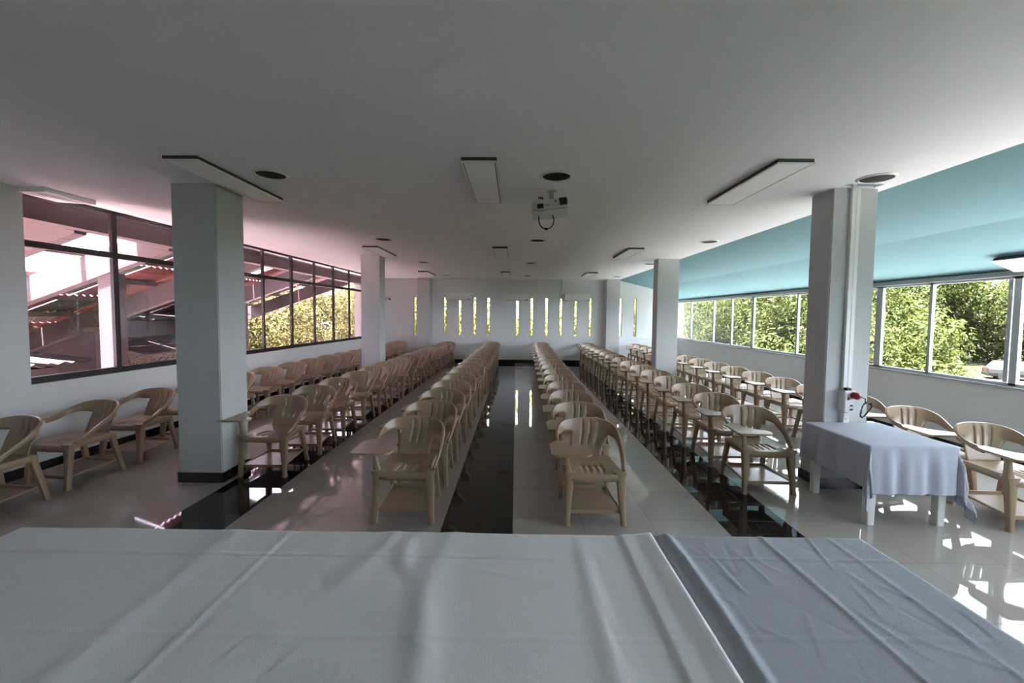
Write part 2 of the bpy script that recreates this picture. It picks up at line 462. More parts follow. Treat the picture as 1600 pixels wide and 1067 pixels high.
def chair_seat():
    bm = B()
    us = [-1,-.9,-.7,-.5,-.36,-.30,-.16,-.10,.10,.16,.30,.36,.5,.7,.9,1]
    us = [-1,-.92,-.75,-.55,-.40,-.34,-.17,-.11,.11,.17,.34,.40,.55,.75,.92,1]
    vs = [-1,-.93,-.8,-.6,-.4,-.2,0,.2,.4,.6,.8,.93,1]
    G = []
    def pos(u, v, drop=0.0, grow=0.0):
        hw = 0.228 - 0.018*(v+1)/2 + grow
        y = -0.02 + (0.225+grow)*v
        # rounded corners
        c = max(0, abs(u)-.8)/.2*max(0, abs(v)-.8)/.2
        x = u*hw*(1-.03*c); y = y - (0.012*c*(1 if v > 0 else -1))
        z = 0.455 - 0.022*(1-u*u)*(1-.5*v*v) - 0.014*max(0, -v-.6)/.4 - drop
        return (x, y, z)
    for u in us: G.append([bm.verts.new(pos(u, v)) for v in vs])
    slots = [i for i, (a, b) in enumerate(zip(us[:-1], us[1:])) if (a, b) in ((-.40,-.34),(-.17,-.11),(.11,.17),(.34,.40))]
    for i in range(len(us)-1):
        for j in range(len(vs)-1):
            if i in slots and 2 <= j <= 5: continue
            bm.faces.new((G[i][j], G[i+1][j], G[i+1][j+1], G[i][j+1]))
    loop = [(i, 0) for i in range(len(us))]+[(len(us)-1, j) for j in range(1, len(vs))]+[(i, len(vs)-1) for i in range(len(us)-2, -1, -1)]+[(0, j) for j in range(len(vs)-2, 0, -1)]
    r1 = [G[i][j] for i, j in loop]
    r2 = [bm.verts.new(pos(us[i], vs[j], 0.014, 0.012)) for i, j in loop]
    r3 = [bm.verts.new(pos(us[i], vs[j], 0.058, 0.015)) for i, j in loop]
    for a, b in ((r1, r2), (r2, r3)):
        for k in range(len(loop)):
            q = (k+1) % len(loop)
            bm.faces.new((a[k], a[q], b[q], b[k]))
    return mesh('seat', bm, PLASTIC, smooth=True, mods=[('SOLIDIFY', dict(thickness=0.007, offset=-1.0))])

def leg_mesh(top, foot, ht, hf, flare):
    bm = B(); rings = []
    for t in (0, .04, .12, .3, .6, .9, .97, 1):
        c = Vector(top).lerp(Vector(foot), t)
        hx = ht[0]+(hf[0]-ht[0])*min(1, t*1.1); hy = ht[1]+(hf[1]-ht[1])*min(1, t*1.1)
        if t < .13: k = (1-t/.13); hx += flare*k; hy += flare*.5*k
        if t > .95: hx += .003; hy += .003
        rings.append(rrect(c.x, c.y, c.z, hx, hy, .55, 3))
    bm_loft(bm, rings)
    return mesh('leg', bm, PLASTIC, smooth=True)

def rounded(poly, r, n=4):
    out = []; N = len(poly)
    for i in range(N):
        p0, p1, p2 = Vector(poly[i-1]), Vector(poly[i]), Vector(poly[(i+1) % N])
        a = (p0-p1); b = (p2-p1); rr = min(r, a.length*.45, b.length*.45)
        A, Bq = p1+a.normalized()*rr, p1+b.normalized()*rr
        for k in range(n+1):
            t = k/n; out.append(tuple(A*(1-t)**2+p1*2*t*(1-t)+Bq*t*t))
    return out

def make_chair():
    t = thing('tablet_arm_chair', 'x', 'chair')
    put('seat', chair_seat(), t); put('backrest', chair_back(), t)
    put('leg', leg_mesh((.218,-.215,.452), (.243,-.262,0), (.042,.034), (.021,.024), .016), t)
    put('leg', leg_mesh((-.218,-.215,.452), (-.243,-.262,0), (.042,.034), (.021,.024), .016), t)
    put('leg', leg_mesh((.196,.195,.446), (.226,.285,0), (.026,.030), (.019,.024), .008), t)
    put('leg', leg_mesh((-.196,.195,.446), (-.226,.285,0), (.026,.030), (.019,.024), .008), t)
    bm = B()
    bm_prism(bm, rounded([(-.212,-.235),(.212,-.235),(.195,.215),(-.195,.215)], .02), .118, .126)
    bm_box(bm, -.215, .215, -.250, -.232, .098, .130)
    bm_box(bm, -.196, .196, .222, .240, .118, .150)
    for sx in (-1, 1):
        bm_tube(bm, [(sx*.226,-.235,.118), (sx*.213,0,.128), (sx*.205,.235,.140)], .011, 8)
    obj('shelf', bm, PLASTIC, t, smooth=True)
    bm = B()
    poly = [(-.395,-.425),(-.10,-.44),(-.065,-.41),(-.055,-.32),(-.15,-.265),(-.215,-.18),(-.25,-.03),(-.318,-.03),(-.385,-.12)]
    bm_prism(bm, rounded(poly, .03), .652, .664)
    poly2 = [tuple(Vector((-.26,-.28))+(Vector(p)-Vector((-.26,-.28)))*.94) for p in poly]
    bm_prism(bm, rounded(poly2, .03), .642, .652)
    obj('writing_tablet', bm, PLASTIC, t, smooth=True)
    bm = B()
    rings = []
    for z, y, hx, hy in ((.445,-.215,.034,.028),(.50,-.215,.022,.024),(.58,-.22,.018,.022),(.625,-.225,.028,.035),(.643,-.23,.05,.07)):
        rings.append(rrect(-.232-(z-.445)*.12, y, z, hx, hy, .5, 3))
    bm_loft(bm, rings)
    obj('tablet_support', bm, PLASTIC, t, smooth=True)
    return t

ORD = ['first','second','third','fourth','fifth','sixth','seventh','eighth','ninth','tenth','eleventh','twelfth','thirteenth','fourteenth','fifteenth','sixteenth']
ROWS = [ # x at front, x at back, first front-leg y, pitch, count, where
    (-4.70, -4.22, 3.36, 0.770, 16, 'row along the dark-framed window wall', 'chairs along the dark-framed windows'),
    (-2.76, -2.50, 4.50, 0.745, 15, 'row on the black stripe nearer the dark-framed windows', 'chairs on the stripe by the dark-framed windows'),
    (-0.97, -0.87, 3.53, 0.766, 16, 'row beside the centre stripe, dark-framed window side', 'chairs beside the centre stripe, dark-framed window side'),
    (0.70, 0.94, 3.53, 0.766, 16, 'row beside the centre stripe, white-framed window side', 'chairs beside the centre stripe, white-framed window side'),
    (2.57, 2.58, 4.20, 0.772, 15, 'row on the black stripe nearer the white-framed windows', 'chairs on the stripe by the white-framed windows'),
    (4.44, 4.28, 3.50, 0.748, 16, 'row along the white-framed window wall', 'chairs along the white-framed windows'),
]
proto = None; rnd = random.Random(3)
for (xa, xb, y0, dy, cnt, where, grp) in ROWS:
    for k in range(cnt):
        x = xa+(xb-xa)*k/(cnt-1)+rnd.uniform(-.012, .012); y = y0+.262+dy*k+rnd.uniform(-.012, .012)
        y = min(y, YB-0.34)
        rz = R(rnd.uniform(-2.5, 2.5))
        if xa == -4.70 and k < 3: rz = R((-4, -7, -3)[k]); x = -4.68
        if k == cnt-1: lab = 'beige tablet-arm chair, last by back wall, '+where
        elif k == 0: lab = 'beige tablet-arm chair, front one, '+where
        else: lab = 'beige tablet-arm chair, %s from front, %s' % (ORD[k], where)
        if proto is None:
            proto = make_chair(); c = proto
            c.location = (x, y, 0); c.rotation_euler = (0, 0, rz); c['label'] = lab; c['group'] = grp
        else:
            dup(proto, (x, y, 0), rz, lab, grp)

# ------------------------------------------------------------------ tables and cloths
def make_table(name, label, cat, x0, x1, y0, y1, h, leg=0.03, m=WHITEPL):
    t = thing(name, label, cat, ((x0+x1)/2, (y0+y1)/2, 0))
    hx, hy = (x1-x0)/2, (y1-y0)/2
    bm = B(); bm_prism(bm, rounded([(-hx,-hy),(hx,-hy),(hx,hy),(-hx,hy)], .03), h-.035, h)
    bm_box(bm, -hx+.04, hx-.04, -hy+.04, hy-.04, h-.075, h-.035)
    obj('tabletop', bm, m, t)
    for sx in (-1, 1):
        for sy in (-1, 1):
            bm = B(); cx, cy = sx*(hx-.055), sy*(hy-.055)
            bm_loft(bm, [rrect(cx, cy, h-.07, leg*1.25, leg*1.25, .3), rrect(cx, cy, 0, leg, leg, .3)])
            obj('leg', bm, m, t)
    return t

rc = random.Random(11)
def vnoise_setup(seed):
    r = random.Random(seed)
    W = [(r.uniform(2, 9), r.uniform(0, 6.28), r.uniform(0, 6.28), r.uniform(.3, 1)) for _ in range(14)]
    return lambda x, y: sum(a*math.sin(k*(x*math.cos(th)+y*math.sin(th))+ph)/k for k, th, ph, a in W)

def drape(name, label, m, x0, x1, y0, y1, z, over, nx, ny, relief, seed=1, flare=.10, group=None, wav=0.012, crn=0.42):
    """cloth sheet over a table rectangle; over = (left, right, near, far) overhangs"""
    oL, oR, oN, oF = over
    bm = B(); G = []
    ph = random.Random(seed).uniform(0, 6)
    for i in range(nx+1):
        u = x0-oL+(x1-x0+oL+oR)*i/nx
        row = []
        for j in range(ny+1):
            v = y0-oN+(y1-y0+oN+oF)*j/ny
            cx, cy = min(max(u, x0), x1), min(max(v, y0), y1)
            dx, dy = u-cx, v-cy
            r = math.hypot(dx, dy)
            zz = z+relief(cx, cy)
            if r > 1e-6:
                corner = min(abs(dx), abs(dy))/max(abs(dx), abs(dy))
                al = flare*(0.5+0.5*min(1, r/.15))+crn*corner*min(1, r/.1)
                w = wav*(0.6*math.sin((u if abs(dy) >= abs(dx) else v)*47+2*ph)+math.sin((u*1.0 if abs(dy) >= abs(dx) else v*1.0)*26+ph))*min(1, r/.25)*.8
                ho = r*math.sin(al)+w+0.006+min(r, .02)*.3
                nxv, nyv = dx/r, dy/r
                px, py = cx+nxv*ho, cy+nyv*ho
                zz = zz-r*math.cos(al)*(1)
                if r < .03: zz = z+relief(cx, cy)-r*r/.06
                zz = max(zz, 0.012)
            else: px, py = cx, cy
            row.append(bm.verts.new((px, py, zz)))
        G.append(row)
    for i in range(nx):
        for j in range(ny):
            bm.faces.new((G[i][j], G[i+1][j], G[i+1][j+1], G[i][j+1]))
    me = mesh(name, bm, m, smooth=False, mods=[('SOLIDIFY', dict(thickness=0.0025, offset=1.0))])
    for p in me.polygons: p.use_smooth = True
    o = put(name, me); tag(o, label, 'tablecloth', group)
    return o

TZ = 0.745
make_table('long_table', 'long table across the front under two white tablecloths', 'table', -2.33, 1.61, 0.98, 1.93, TZ, .03)
nA = vnoise_setup(5); nB = vnoise_setup(9)
def ridge(d, w, h): return h*math.exp(-(d/w)**2)
def seg(x, y, ax, ay, bx, by, w, h):
    vx, vy = bx-ax, by-ay; L2 = vx*vx+vy*vy; t = ((x-ax)*vx+(y-ay)*vy)/L2
    if t < -0.1 or t > 1.1: return 0.0
    t2 = min(1, max(0, t)); d = ((x-ax)*vy-(y-ay)*vx)/math.sqrt(L2)
    taper = min(1, max(0, min(t+.1, 1.1-t)*6))
    return h*math.exp(-(d/w)**2)*taper*(0.4+.6*math.sin(math.pi*min(1, max(0, .08+t2*.84))))
CR_A = []
rk = random.Random(21)
for _ in range(60):
    x = rk.uniform(-1.2, .6); y = rk.uniform(1.0, 1.9); a = rk.uniform(0, math.pi); l = rk.uniform(.06, .22)
    CR_A.append((x, y, x+l*math.cos(a), y+l*math.sin(a), rk.uniform(.004, .009), rk.uniform(-.0022, .003)))
CR_B = []
for _ in range(60):
    x = rk.uniform(.7, 1.6); y = rk.uniform(1.0, 1.9); a = rk.gauss(1.9, .5); l = rk.uniform(.06, .3)
    CR_B.append((x, y, x+l*math.cos(a), y+l*math.sin(a), rk.uniform(.004, .009), rk.uniform(-.002, .0035)))
def relA(x, y):
    z = 0.004 + 0.0022*nA(x*1.6, y*.7) + 0.0012*nB(x*4, y*3)
    z += ridge(x+1.06, .010, .0022) - ridge(x+1.035, .012, .0010)              # pressed fold
    z += ridge(x+1.30+.02*(y-1.5), .05, .004)
    z += ridge(y-1.75, .006, .003)*(1 if x < .2 else .3) - ridge(y-1.735, .006, .002)
    z += ridge(y-1.30, .006, .0025)
    z += ridge(x+.66-.10*math.sin(y*4), .055, .006)*min(1, max(0, (y-1.45)*5))
    z += ridge(x+.30+.25*(1.9-y)**2*0-.03*math.sin(y*7),   .055, .010)*(0.35+.65*math.exp(-((y-1.35)/.35)**2))
    z += ridge(x+.42-.06*math.sin(y*9+1), .045, .008)*math.exp(-((y-1.78)/.14)**2)
    z += ridge(x-.30, .04, .006)*min(1, max(0, (2.0-y)*3))
    for c in CR_A:
        if abs(x-c[0]) < .35 and abs(y-c[1]) < .35: z += seg(x, y, *c)
    e = (x-.56)/.07
    if e > 0: z += .010*min(1, e)
    return max(z, 0.0015)
def relB(x, y):
    z = 0.004 + 0.0018*nB(x*1.6, y*.8) + 0.0012*nA(x*4, y*3)
    z += ridge(x-.71-.02*math.sin((y-1)*3), .022, .013)                     # raised fold along the overlap
    z += ridge(x-1.17+.03*(y-1.5), .012, .004) + ridge(x-1.47, .012, .003)
    z += ridge(y-1.76, .006, .003) + ridge(y-1.32, .006, .002)
    for c in CR_B:
        if abs(x-c[0]) < .35 and abs(y-c[1]) < .35: z += seg(x, y, *c)
    return max(z, 0.0015)
drape('tablecloth', 'wide greenish white tablecloth covering most of the long front table', CLOTH_A, -2.34, .645, .97, 1.94, TZ+.006, (.35, 0, .30, .35), 300, 150, lambda x, y: relA(x, y)+(0.006 if x > .5 else 0), 1)
drape('tablecloth', 'blue-grey tablecloth on the long front table, end nearer the small table', CLOTH_B, .60, 1.62, .97, 1.94, TZ+.004, (0, .35, .30, .35), 150, 150, lambda x, y: relB(x, y) if x > .66 else .0015, 2)

SZ = 0.70
make_table('side_table', 'small white plastic table in front of the pillar, under a cloth', 'table', 3.03, 3.74, 3.57, 4.34, SZ, .032)
nC = vnoise_setup(15)
def relC(x, y):
    return 0.002+max(0, .002+.0015*nC(x*2, y*2)) + ridge(y-3.95+.1*(x-3.4), .02, .003)
drape('tablecloth', 'bluish white cloth hanging over the small table by the pillar', CLOTH_C, 3.02, 3.75, 3.56, 4.35, SZ+.004, (.36, .50, .41, .05), 110, 110, relC, 4, .05, None, .016, .14)

# ------------------------------------------------------------------ ceiling fittings
def light_proto():
    t = thing('ceiling_light', 'x', 'ceiling light')
    bm = B(); bm_box(bm, -.148, .148, -.653, .653, -.032, 0); obj('housing', bm, HOUSING_SHADE, t, 'housing with shade in its dark grey')
    bm = B()
    for (x0, x1, y0, y1) in ((-.155,-.138,-.66,.66),(.138,.155,-.66,.66),(-.138,.138,-.66,-.643),(-.138,.138,.643,.66)):
        bm_box(bm, x0, x1, y0, y1, -.044, -.030)
    obj('frame', bm, WHITEPL, t)
    bm = B(); bm_box(bm, -.130, .130, -.635, .635, -.041, -.033); obj('diffuser', bm, PANEL, t)
    return t
lp = light_proto(); first = True
LXS = [(-2.83, 'dark-framed window side'), (-.32, 'middle of the ceiling'), (2.31, 'white-framed window side')]
LYS = [(4.24, 'nearest'), (8.87, 'second'), (13.50, 'farthest')]
for lx, ln in LXS:
    for ly, lyn in LYS:
        lab = 'flat rectangular ceiling light panel, %s of its line, %s' % (lyn, ln)
        o = lp if first else dup(lp, (0, 0, 0)); first = False
        o.location = (lx, ly, ZC); o['label'] = lab; o['group'] = 'flat ceiling light panels'
o = dup(lp, (5.80, 4.45, 2.452)); o.rotation_euler = (0, math.atan(.42), 0)
o['label'] = 'flat light panel on the sloping ceiling above the white-framed windows'

def speaker_proto():
    t = thing('ceiling_speaker', 'x', 'speaker')
    bm = B(); n = 36
    prof = [(.128, 0.0), (.128, -.008), (.134, -.014), (.150, -.010), (.158, 0.0)]
    rings = [[(r*math.cos(2*math.pi*k/n), r*math.sin(2*math.pi*k/n), z) for k in range(n)] for r, z in prof]
    bm_loft(bm, rings, cap=False); obj('rim', bm, WHITEPL, t, smooth=True)
    bm = B(); bm_lathe(bm, [(.128, -.001), (.127, -.006), (.08, -.009), (.01, -.010)], 36); obj('grille', bm, GRILLE, t, smooth=True)
    return t
sp = speaker_proto(); first = True
for sx, sn in ((-2.33, 'dark-framed window side'), (.37, 'middle of the ceiling'), (3.36, 'white-framed window side')):
    for sy, syn in ((4.05, 'nearest'), (7.47, 'second'), (10.70, 'third'), (14.2, 'farthest')):
        o = sp if first else dup(sp, (0, 0, 0)); first = False
        o.location = (sx, sy, ZC)
        o['label'] = 'round black ceiling speaker, %s of its line, %s' % (syn, sn); o['group'] = 'round ceiling speakers'

# projector
t = thing('projector', 'grey video projector hanging from the ceiling on a bracket', 'projector', (.35, 4.55, 2.915))
t.rotation_euler = (0, R(-4.5), R(-4))
bm = B()
bm_loft(bm, [rrect(0, 0, -.078, .185, .125, .25, 4), rrect(0, 0, -.068, .192, .132, .25, 4), rrect(0, 0, .05, .192, .132, .25, 4), rrect(0, 0, .07, .175, .12, .25, 4)])
body = obj('body', bm, GREYPL, t, smooth=True)
bm = B()
bm_box(bm, .095, .180, -.140, -.06, -.005, .075)
lh = obj('lens_housing', bm, BLACK, t, bevel=.008)
bm = B(); bm_lathe(bm, [(.032, 0), (.034, .012), (.024, .014), (.02, .006)], 24)
ln = obj('lens', bm, CARGLASS, lh, smooth=True); ln.rotation_euler = (R(90), 0, 0); ln.location = (.138, -.138, .035)
bm = B()
bm_box(bm, -.130, -.065, -.136, -.125, -.018, .030)
for k in range(6): bm_box(bm, -.130, -.065, -.139, -.136, -.016+k*.008, -.012+k*.008)
obj('air_vent', bm, BLACK, t)
bm = B()
bm_box(bm, -.185, .185, -.134, -.131, -.036, -.033); bm_box(bm, -.13, -.06, -.134, -.131, -.048, -.045)
bm_box(bm, -.045, .0, -.134, -.131, .008, .014)
bm_box(bm, .055, .070, -.134, -.131, .035, .050)
obj('front_trim', bm, BLACK, t)
bm = B()
bm_tube(bm, [(.02, 0, .06), (.02, 0, .13)], .022, 12); bm_box(bm, -.03, .09, -.05, .05, .066, .078)
bm_box(bm, .0, .05, -.035, -.03, .09, .15); bm_box(bm, .0, .05, .03, .035, .09, .15)
bm_tube(bm, [(.02, -.045, .12), (.02, .045, .12)], .012, 10); bm_tube(bm, [(.02, 0, .12), (.03, 0, .178)], .016, 12)
bm_lathe(bm, [(.05, .176), (.05, .186)], 20, (.03, 0, 0))
obj('ceiling_bracket', bm, STEEL, t, smooth=True)
bm = B(); bm_box(bm, -.075, -.06, -.02, .02, .07, .125); bm_box(bm, -.115, -.06, -.03, .03, .120, .128)
obj('cable_clip', bm, BLACK, t)
bm = B()
pts = [(-.12+.0, -.06, -.07)]
for k in range(0, 21):
    a = math.pi*(1.0+k/20.0); pts.append((-.045+.078*math.cos(a), -.06, -.125+.085*math.sin(a)*1.1))
pts.append((.022, -.06, -.07))
bm_tube(bm, pts, .006, 8)
bm_tube(bm, [(-.07, -.06, -.212), (-.035, -.06, -.222)], .012, 8)
obj('cable', bm, BLACK, t, smooth=True)

# air conditioners on the back wall
def ac(x, label, w=.93, slot=True):
    t = thing('air_conditioner', label, 'air conditioner', (x, YB-.11, 2.45), 0, 'air conditioners on the back wall')
    bm = B(); hw = w/2; rings = []
    prof = [(-.10,-.12),(-.105,.0),(-.10,.11),(-.085,.135),(.105,.14),(.105,-.14),(-.03,-.14),(-.085,-.132)]
    bm_loft(bm, [[(sx*hw, y, z) for y, z in prof] for sx in (-1, 1)])
    cs = obj('case', bm, WHITEPL, t, bevel=.006)
    bm = B(); bm_box(bm, -hw*.93, hw*.93, -.112, -.10, -.03, -.018); bm_box(bm, -hw*.93, hw*.93, -.108, -.06, -.128, -.085)
    obj('louvre', bm, GREYPL, t, 'grey louvre strip')
    bm = B(); bm_box(bm, hw*.76, hw*.92, -.116, -.108, -.118, -.092); obj('display', bm, BLACK, cs)
    return t
ac(-2.12, 'white split air conditioner above the slit windows, nearest the dark-framed windows')
a2 = ac(.02, 'white split air conditioner in the middle of the back wall')
a3 = ac(2.25, 'white split air conditioner at the back wall end nearest the white-framed windows')
bm = B(); bm_tube(bm, [(-.58, .07, .64), (-.55, .07, .58), (-.55, .07, .3), (-.62, .07, .05), (-.62, .07, -.02), (-.47, .07, -.06)], .022, 8)
obj('pipe', bm, WHITEPL, a3, smooth=True)
# small wall fan at the far end of the dark-framed windows
t = thing('wall_fan', 'small grey wall fan at the far end of the dark-framed windows', 'fan', (XL(15.3)+.22, 15.3, 2.36), R(-35))
bm = B()
for k in range(5): bm_tube(bm, [(.14*(k+1)/5*math.cos(2*math.pi*i/24), -.04*(1-((k+1)/5)**2), .14*(k+1)/5*math.sin(2*math.pi*i/24)) for i in range(25)], .003, 5)
for k in range(12): bm_tube(bm, [(0, -.04, 0), (.14*math.cos(k*math.pi/6), 0, .14*math.sin(k*math.pi/6)), (.06*math.cos(k*math.pi/6), .06, .06*math.sin(k*math.pi/6))], .002, 4)
obj('guard', bm, GREYPL, t, smooth=True)
bm = B()
for k in range(4):
    a = k*math.pi/2
    ring = lambda r, tw: [(r*math.cos(a+q), tw*s, r*math.sin(a+q)) for q, s in ((-.35, -1), (.35, 1), (.35, .8), (-.35, -1.2))]
    bm_loft(bm, [ring(.03, .008), ring(.12, .02)])
obj('blade', bm, GREYPL, t)
bm = B(); bm_tube(bm, [(0, 0, 0), (0, .07, 0), (0, .13, -.02)], .035, 12); bm_tube(bm, [(0, .12, 0), (-.05, .22, -.06)], .02, 8); obj('motor', bm, BLACK, t, smooth=True)

bm = B(); bm_box(bm, -.04, .04, -.012, 0, -.06, .06); bm_box(bm, -.015, .015, -.016, -.012, -.02, .02)
o = tag(obj('wall_socket', bm, WHITEPL, bevel=.003), 'white socket low on the back wall beside the centre stripe', 'socket'); o.location = (-.42, YB, .33)

# conduit and sockets on the near pillar
PX, PY = 3.42, 4.38
bm = B()
bm_box(bm, PX-.045, PX-.003, PY-.035, PY, 1.05, ZC+.2); bm_box(bm, PX+.003, PX+.045, PY-.030, PY, 1.05, ZC+.0)
bm_box(bm, PX-.05, PX+.0, PY-.037, PY, 2.0, 2.06)
tag(obj('cable_trunking', bm, WHITEPL, bevel=.003), 'white cable trunking running up the pillar behind the small table', 'cable trunking')
t = thing('power_outlet_box', 'white power outlet box on the pillar with a red adapter', 'outlet box', (PX-.01, PY, .94))
bm = B(); bm_box(bm, -.055, .055, -.09, 0, -.11, .11); ob = obj('box', bm, WHITEPL, t, bevel=.006)
bm = B(); bm_box(bm, -.03, .015, -.08, -.02, .11, .135); obj('black_plug', bm, BLACK, ob, 'black plug in the top of the box')
for q in ((-.03, -.012, -.095, -.089, .015, .04), (.0, .026, -.094, -.089, -.05, -.035), (-.002, .03, -.094, -.089, -.092, -.077)):
    bm = B(); bm_box(bm, *q); obj('socket_hole', bm, BLACK, ob)
bm = B(); bm_lathe(bm, [(.036, 0), (.036, .05), (.02, .06), (.012, .085)], 16); q = obj('red_adapter', bm, REDPL, t, 'red plug adapter', smooth=True); q.rotation_euler = (R(90), 0, 0); q.location = (.035, -.088, .062)
bm = B(); bm_box(bm, -.03, .03, -.05, 0, -.26, -.125); bm_box(bm, -.008, .012, -.055, -.05, -.20, -.185); obj('lower_socket', bm, WHITEPL, t, bevel=.004)
bm = B()
p = [(.055, -.165, .058), (.085, -.17, .045), (.09, -.165, -.01)]
for k in range(34):
    a = .5*math.pi+2*math.pi*k/14.0; rr = .075+.010*math.sin(k*1.7)
    lx, lz = .55*rr*math.cos(a), rr*math.sin(a)
    p.append((.105+lx*math.cos(.5)-lz*math.sin(-.5), -.15+.012*math.sin(k*.9), -.075+lx*math.sin(-.5)*.6+lz))
bm_tube(bm, p, .0055, 6); obj('power_cord', bm, BLACK, t, 'coiled black cord', smooth=True)

# ------------------------------------------------------------------ outdoors
GZ = -3.2
bm = B(); bm_box(bm, -80, 120, -60, 140, GZ-.3, GZ); o = struct('ground', bm, LAWN, 'lawn outside')
bm = B(); bm_box(bm, XR+.6, XR+5.2, -20, 40, GZ, GZ+.04); struct('bounce_paving', bm, PAVE, 'unseen pale paving added along the building to bounce light')  # unseen ground strip, added to bounce sunlight up to the ceiling
bm = B(); bm_loft(bm, [[(XR+.2, y, .28), (XR+2.6, y, -.05), (XR+2.6, y, -.12), (XR+.2, y, .2)] for y in (-8, 22)])
struct('roof_or_bounce_sheet', bm, BOUNCE_SHEET, 'unseen pale sheet added below the white-framed windows to bounce light')  # added below the sill, out of view, to throw light upward
bm = B(); bm_box(bm, 33, 60, 20, 36.5, GZ, GZ+.03); struct('road', bm, ROAD, 'pale road behind the parked car')
bm = B(); bm_box(bm, -15, XL(0)-.5, -20, 40, GZ, GZ+.04); struct('bounce_paving', bm, BOUNCE_PAVE_L, 'unseen rose paving added beside the lean-to to bounce light')  # unseen, added to bounce warm pink light indoors

def crown_mesh(seed, blobs, nleaf, size, m):
    r = random.Random(seed); bm = B()
    tot = sum(b[3]**2 for b in blobs)
    for (cx, cy, cz, rad) in blobs:
        for _ in range(int(nleaf*rad*rad/tot)):
            d = Vector((r.gauss(0, 1), r.gauss(0, 1), r.gauss(0, 1))).normalized()
            q = Vector((cx, cy, cz)) + d*rad*(r.uniform(.55, 1.05))
            nrm = (d+Vector((r.uniform(-.8, .8), r.uniform(-.8, .8), r.uniform(-.3, .9)))).normalized()
            a = nrm.orthogonal().normalized(); b = nrm.cross(a)
            th = r.uniform(0, 6.28); a, b = a*math.cos(th)+b*math.sin(th), b*math.cos(th)-a*math.sin(th)
            L = size*r.uniform(.6, 1.3); W = L*r.uniform(.3, .5)
            v = [bm.verts.new(q-a*L), bm.verts.new(q+b*W+nrm*L*.12), bm.verts.new(q+a*L-nrm*L*.15), bm.verts.new(q-b*W+nrm*L*.12)]
            bm.faces.new(v)
    return mesh('crown', bm, m, norm=False)
def trunk_mesh(h, r0, seed):
    r = random.Random(seed); bm = B()
    pts = [(r.uniform(-.1, .1)*k, r.uniform(-.1, .1)*k, h*k/5) for k in range(6)]
    bm_tube(bm, pts, [r0*(1-.1*k) for k in range(6)], 9)
    for k in range(5):
        a = r.uniform(0, 6.28); L = r.uniform(1.0, 2.0)
        bm_tube(bm, [pts[3+k % 3], (pts[3][0]+L*.5*math.cos(a), pts[3][1]+L*.5*math.sin(a), h*.85), (L*math.cos(a), L*math.sin(a), h*1.15)], [r0*.4, r0*.28, r0*.1], 6)
    return mesh('trunk', bm, BARK, smooth=True)
def blobset(seed, n, rx, rz, rad):
    r = random.Random(seed); out = []
    for _ in range(n):
        a = r.uniform(0, 6.28); d = rx*math.sqrt(r.uniform(0, 1)); out.append((d*math.cos(a), d*math.sin(a), r.uniform(-rz, rz), rad*r.uniform(.7, 1.2)))
    return out
CR = [crown_mesh(40+i, blobset(60+i, 12, 1.7, 2.5, 1.25), 11000, .105, LEAF_R) for i in range(3)]
CS = [crown_mesh(90+i, blobset(95+i, 12, 1.7, 2.3, 1.25), 6000, .11, LEAF_S) for i in range(1)]
CL = [crown_mesh(50+i, blobset(70+i, 12, 1.7, 2.3, 1.25), 11000, .095, LEAF_L) for i in range(2)]
TR = [trunk_mesh(3.4, .17, 80+i) for i in range(2)]
rt = random.Random(99)
def tree(x, y, cz, sc, cr, label, group, flat=1.0):
    t = thing('tree', label, 'tree', (x, y, GZ), rt.uniform(0, 6.28), group)
    a = put('trunk', rt.choice(TR), t); a.scale = (1, 1, max(.3, (cz-GZ)/3.4))
    b = put('crown', rt.choice(cr), t); b.location = (0, 0, cz-GZ); b.scale = (sc, sc, sc*flat); b.rotation_euler = (0, 0, rt.uniform(0, 6.28))
    return t
LBR = 'leafy green tree in the dense belt beyond the white-framed windows'
GR = 'trees beyond the white-framed windows'
y = 15.2
while y < 46:
    tree(13.0+rt.uniform(-.6, .6), y, .6+rt.uniform(-.4, .5), 1.0+rt.uniform(-.08, .12), CR, LBR, GR)
    y += 2.9
for y in (21.5, 25.5, 29.5, 34, 39, 44, 50):
    tree(19.0+rt.uniform(-.8, .8), y, 1.1+rt.uniform(-.3, .5), 1.35, CR, LBR, GR)
for x, y, cz in ((37, 44, 2.2), (42, 47, 2.5), (48, 49, 2.6), (54, 48, 2.4), (58, 46, 2.2), (63, 44, 2.0), (33, 41, 1.4), (68, 42, 2.0)):
    tree(x, y, cz, 2.2, CR, 'broad leafy tree beyond the lawn behind the parked car', 'trees beyond the lawn')
# tree belts on the other sides
LBL = 'yellow-green tree beyond the lean-to outside the dark-framed windows'
for x, y, cz in ((-10.8, 15.5, -.5), (-11.5, 18.6, .2), (-11.5, 21.6, .4), (-12, 24.7, .5), (-12, 28, .8), (-12.5, 31.5, .9), (-13, 35, 1.0), (-14.5, 20, .8), (-15, 26, 1.0)):
    tree(x, y, cz, 1.05, CL, LBL, 'trees beyond the lean-to')
for x, y, sc in ((-7.75, 9.0, .34), (-8.3, 9.3, .30), (-7.5, 8.0, .22)):
    tree(x, y, -.25, sc, CL, 'small yellow-green treetop below the outbuilding roofs, outside the nearest dark-framed window', 'small treetops beside the outbuildings')
for x in (-7.4, -4.8, -2.2, 0.4, 2.8, 5.0):
    tree(x+rt.uniform(-.4, .4), 23+rt.uniform(-.8, .8), .6+rt.uniform(-.2, .4), 1.15, CS, 'yellow-green tree seen only through the slit windows', 'trees behind the back wall')

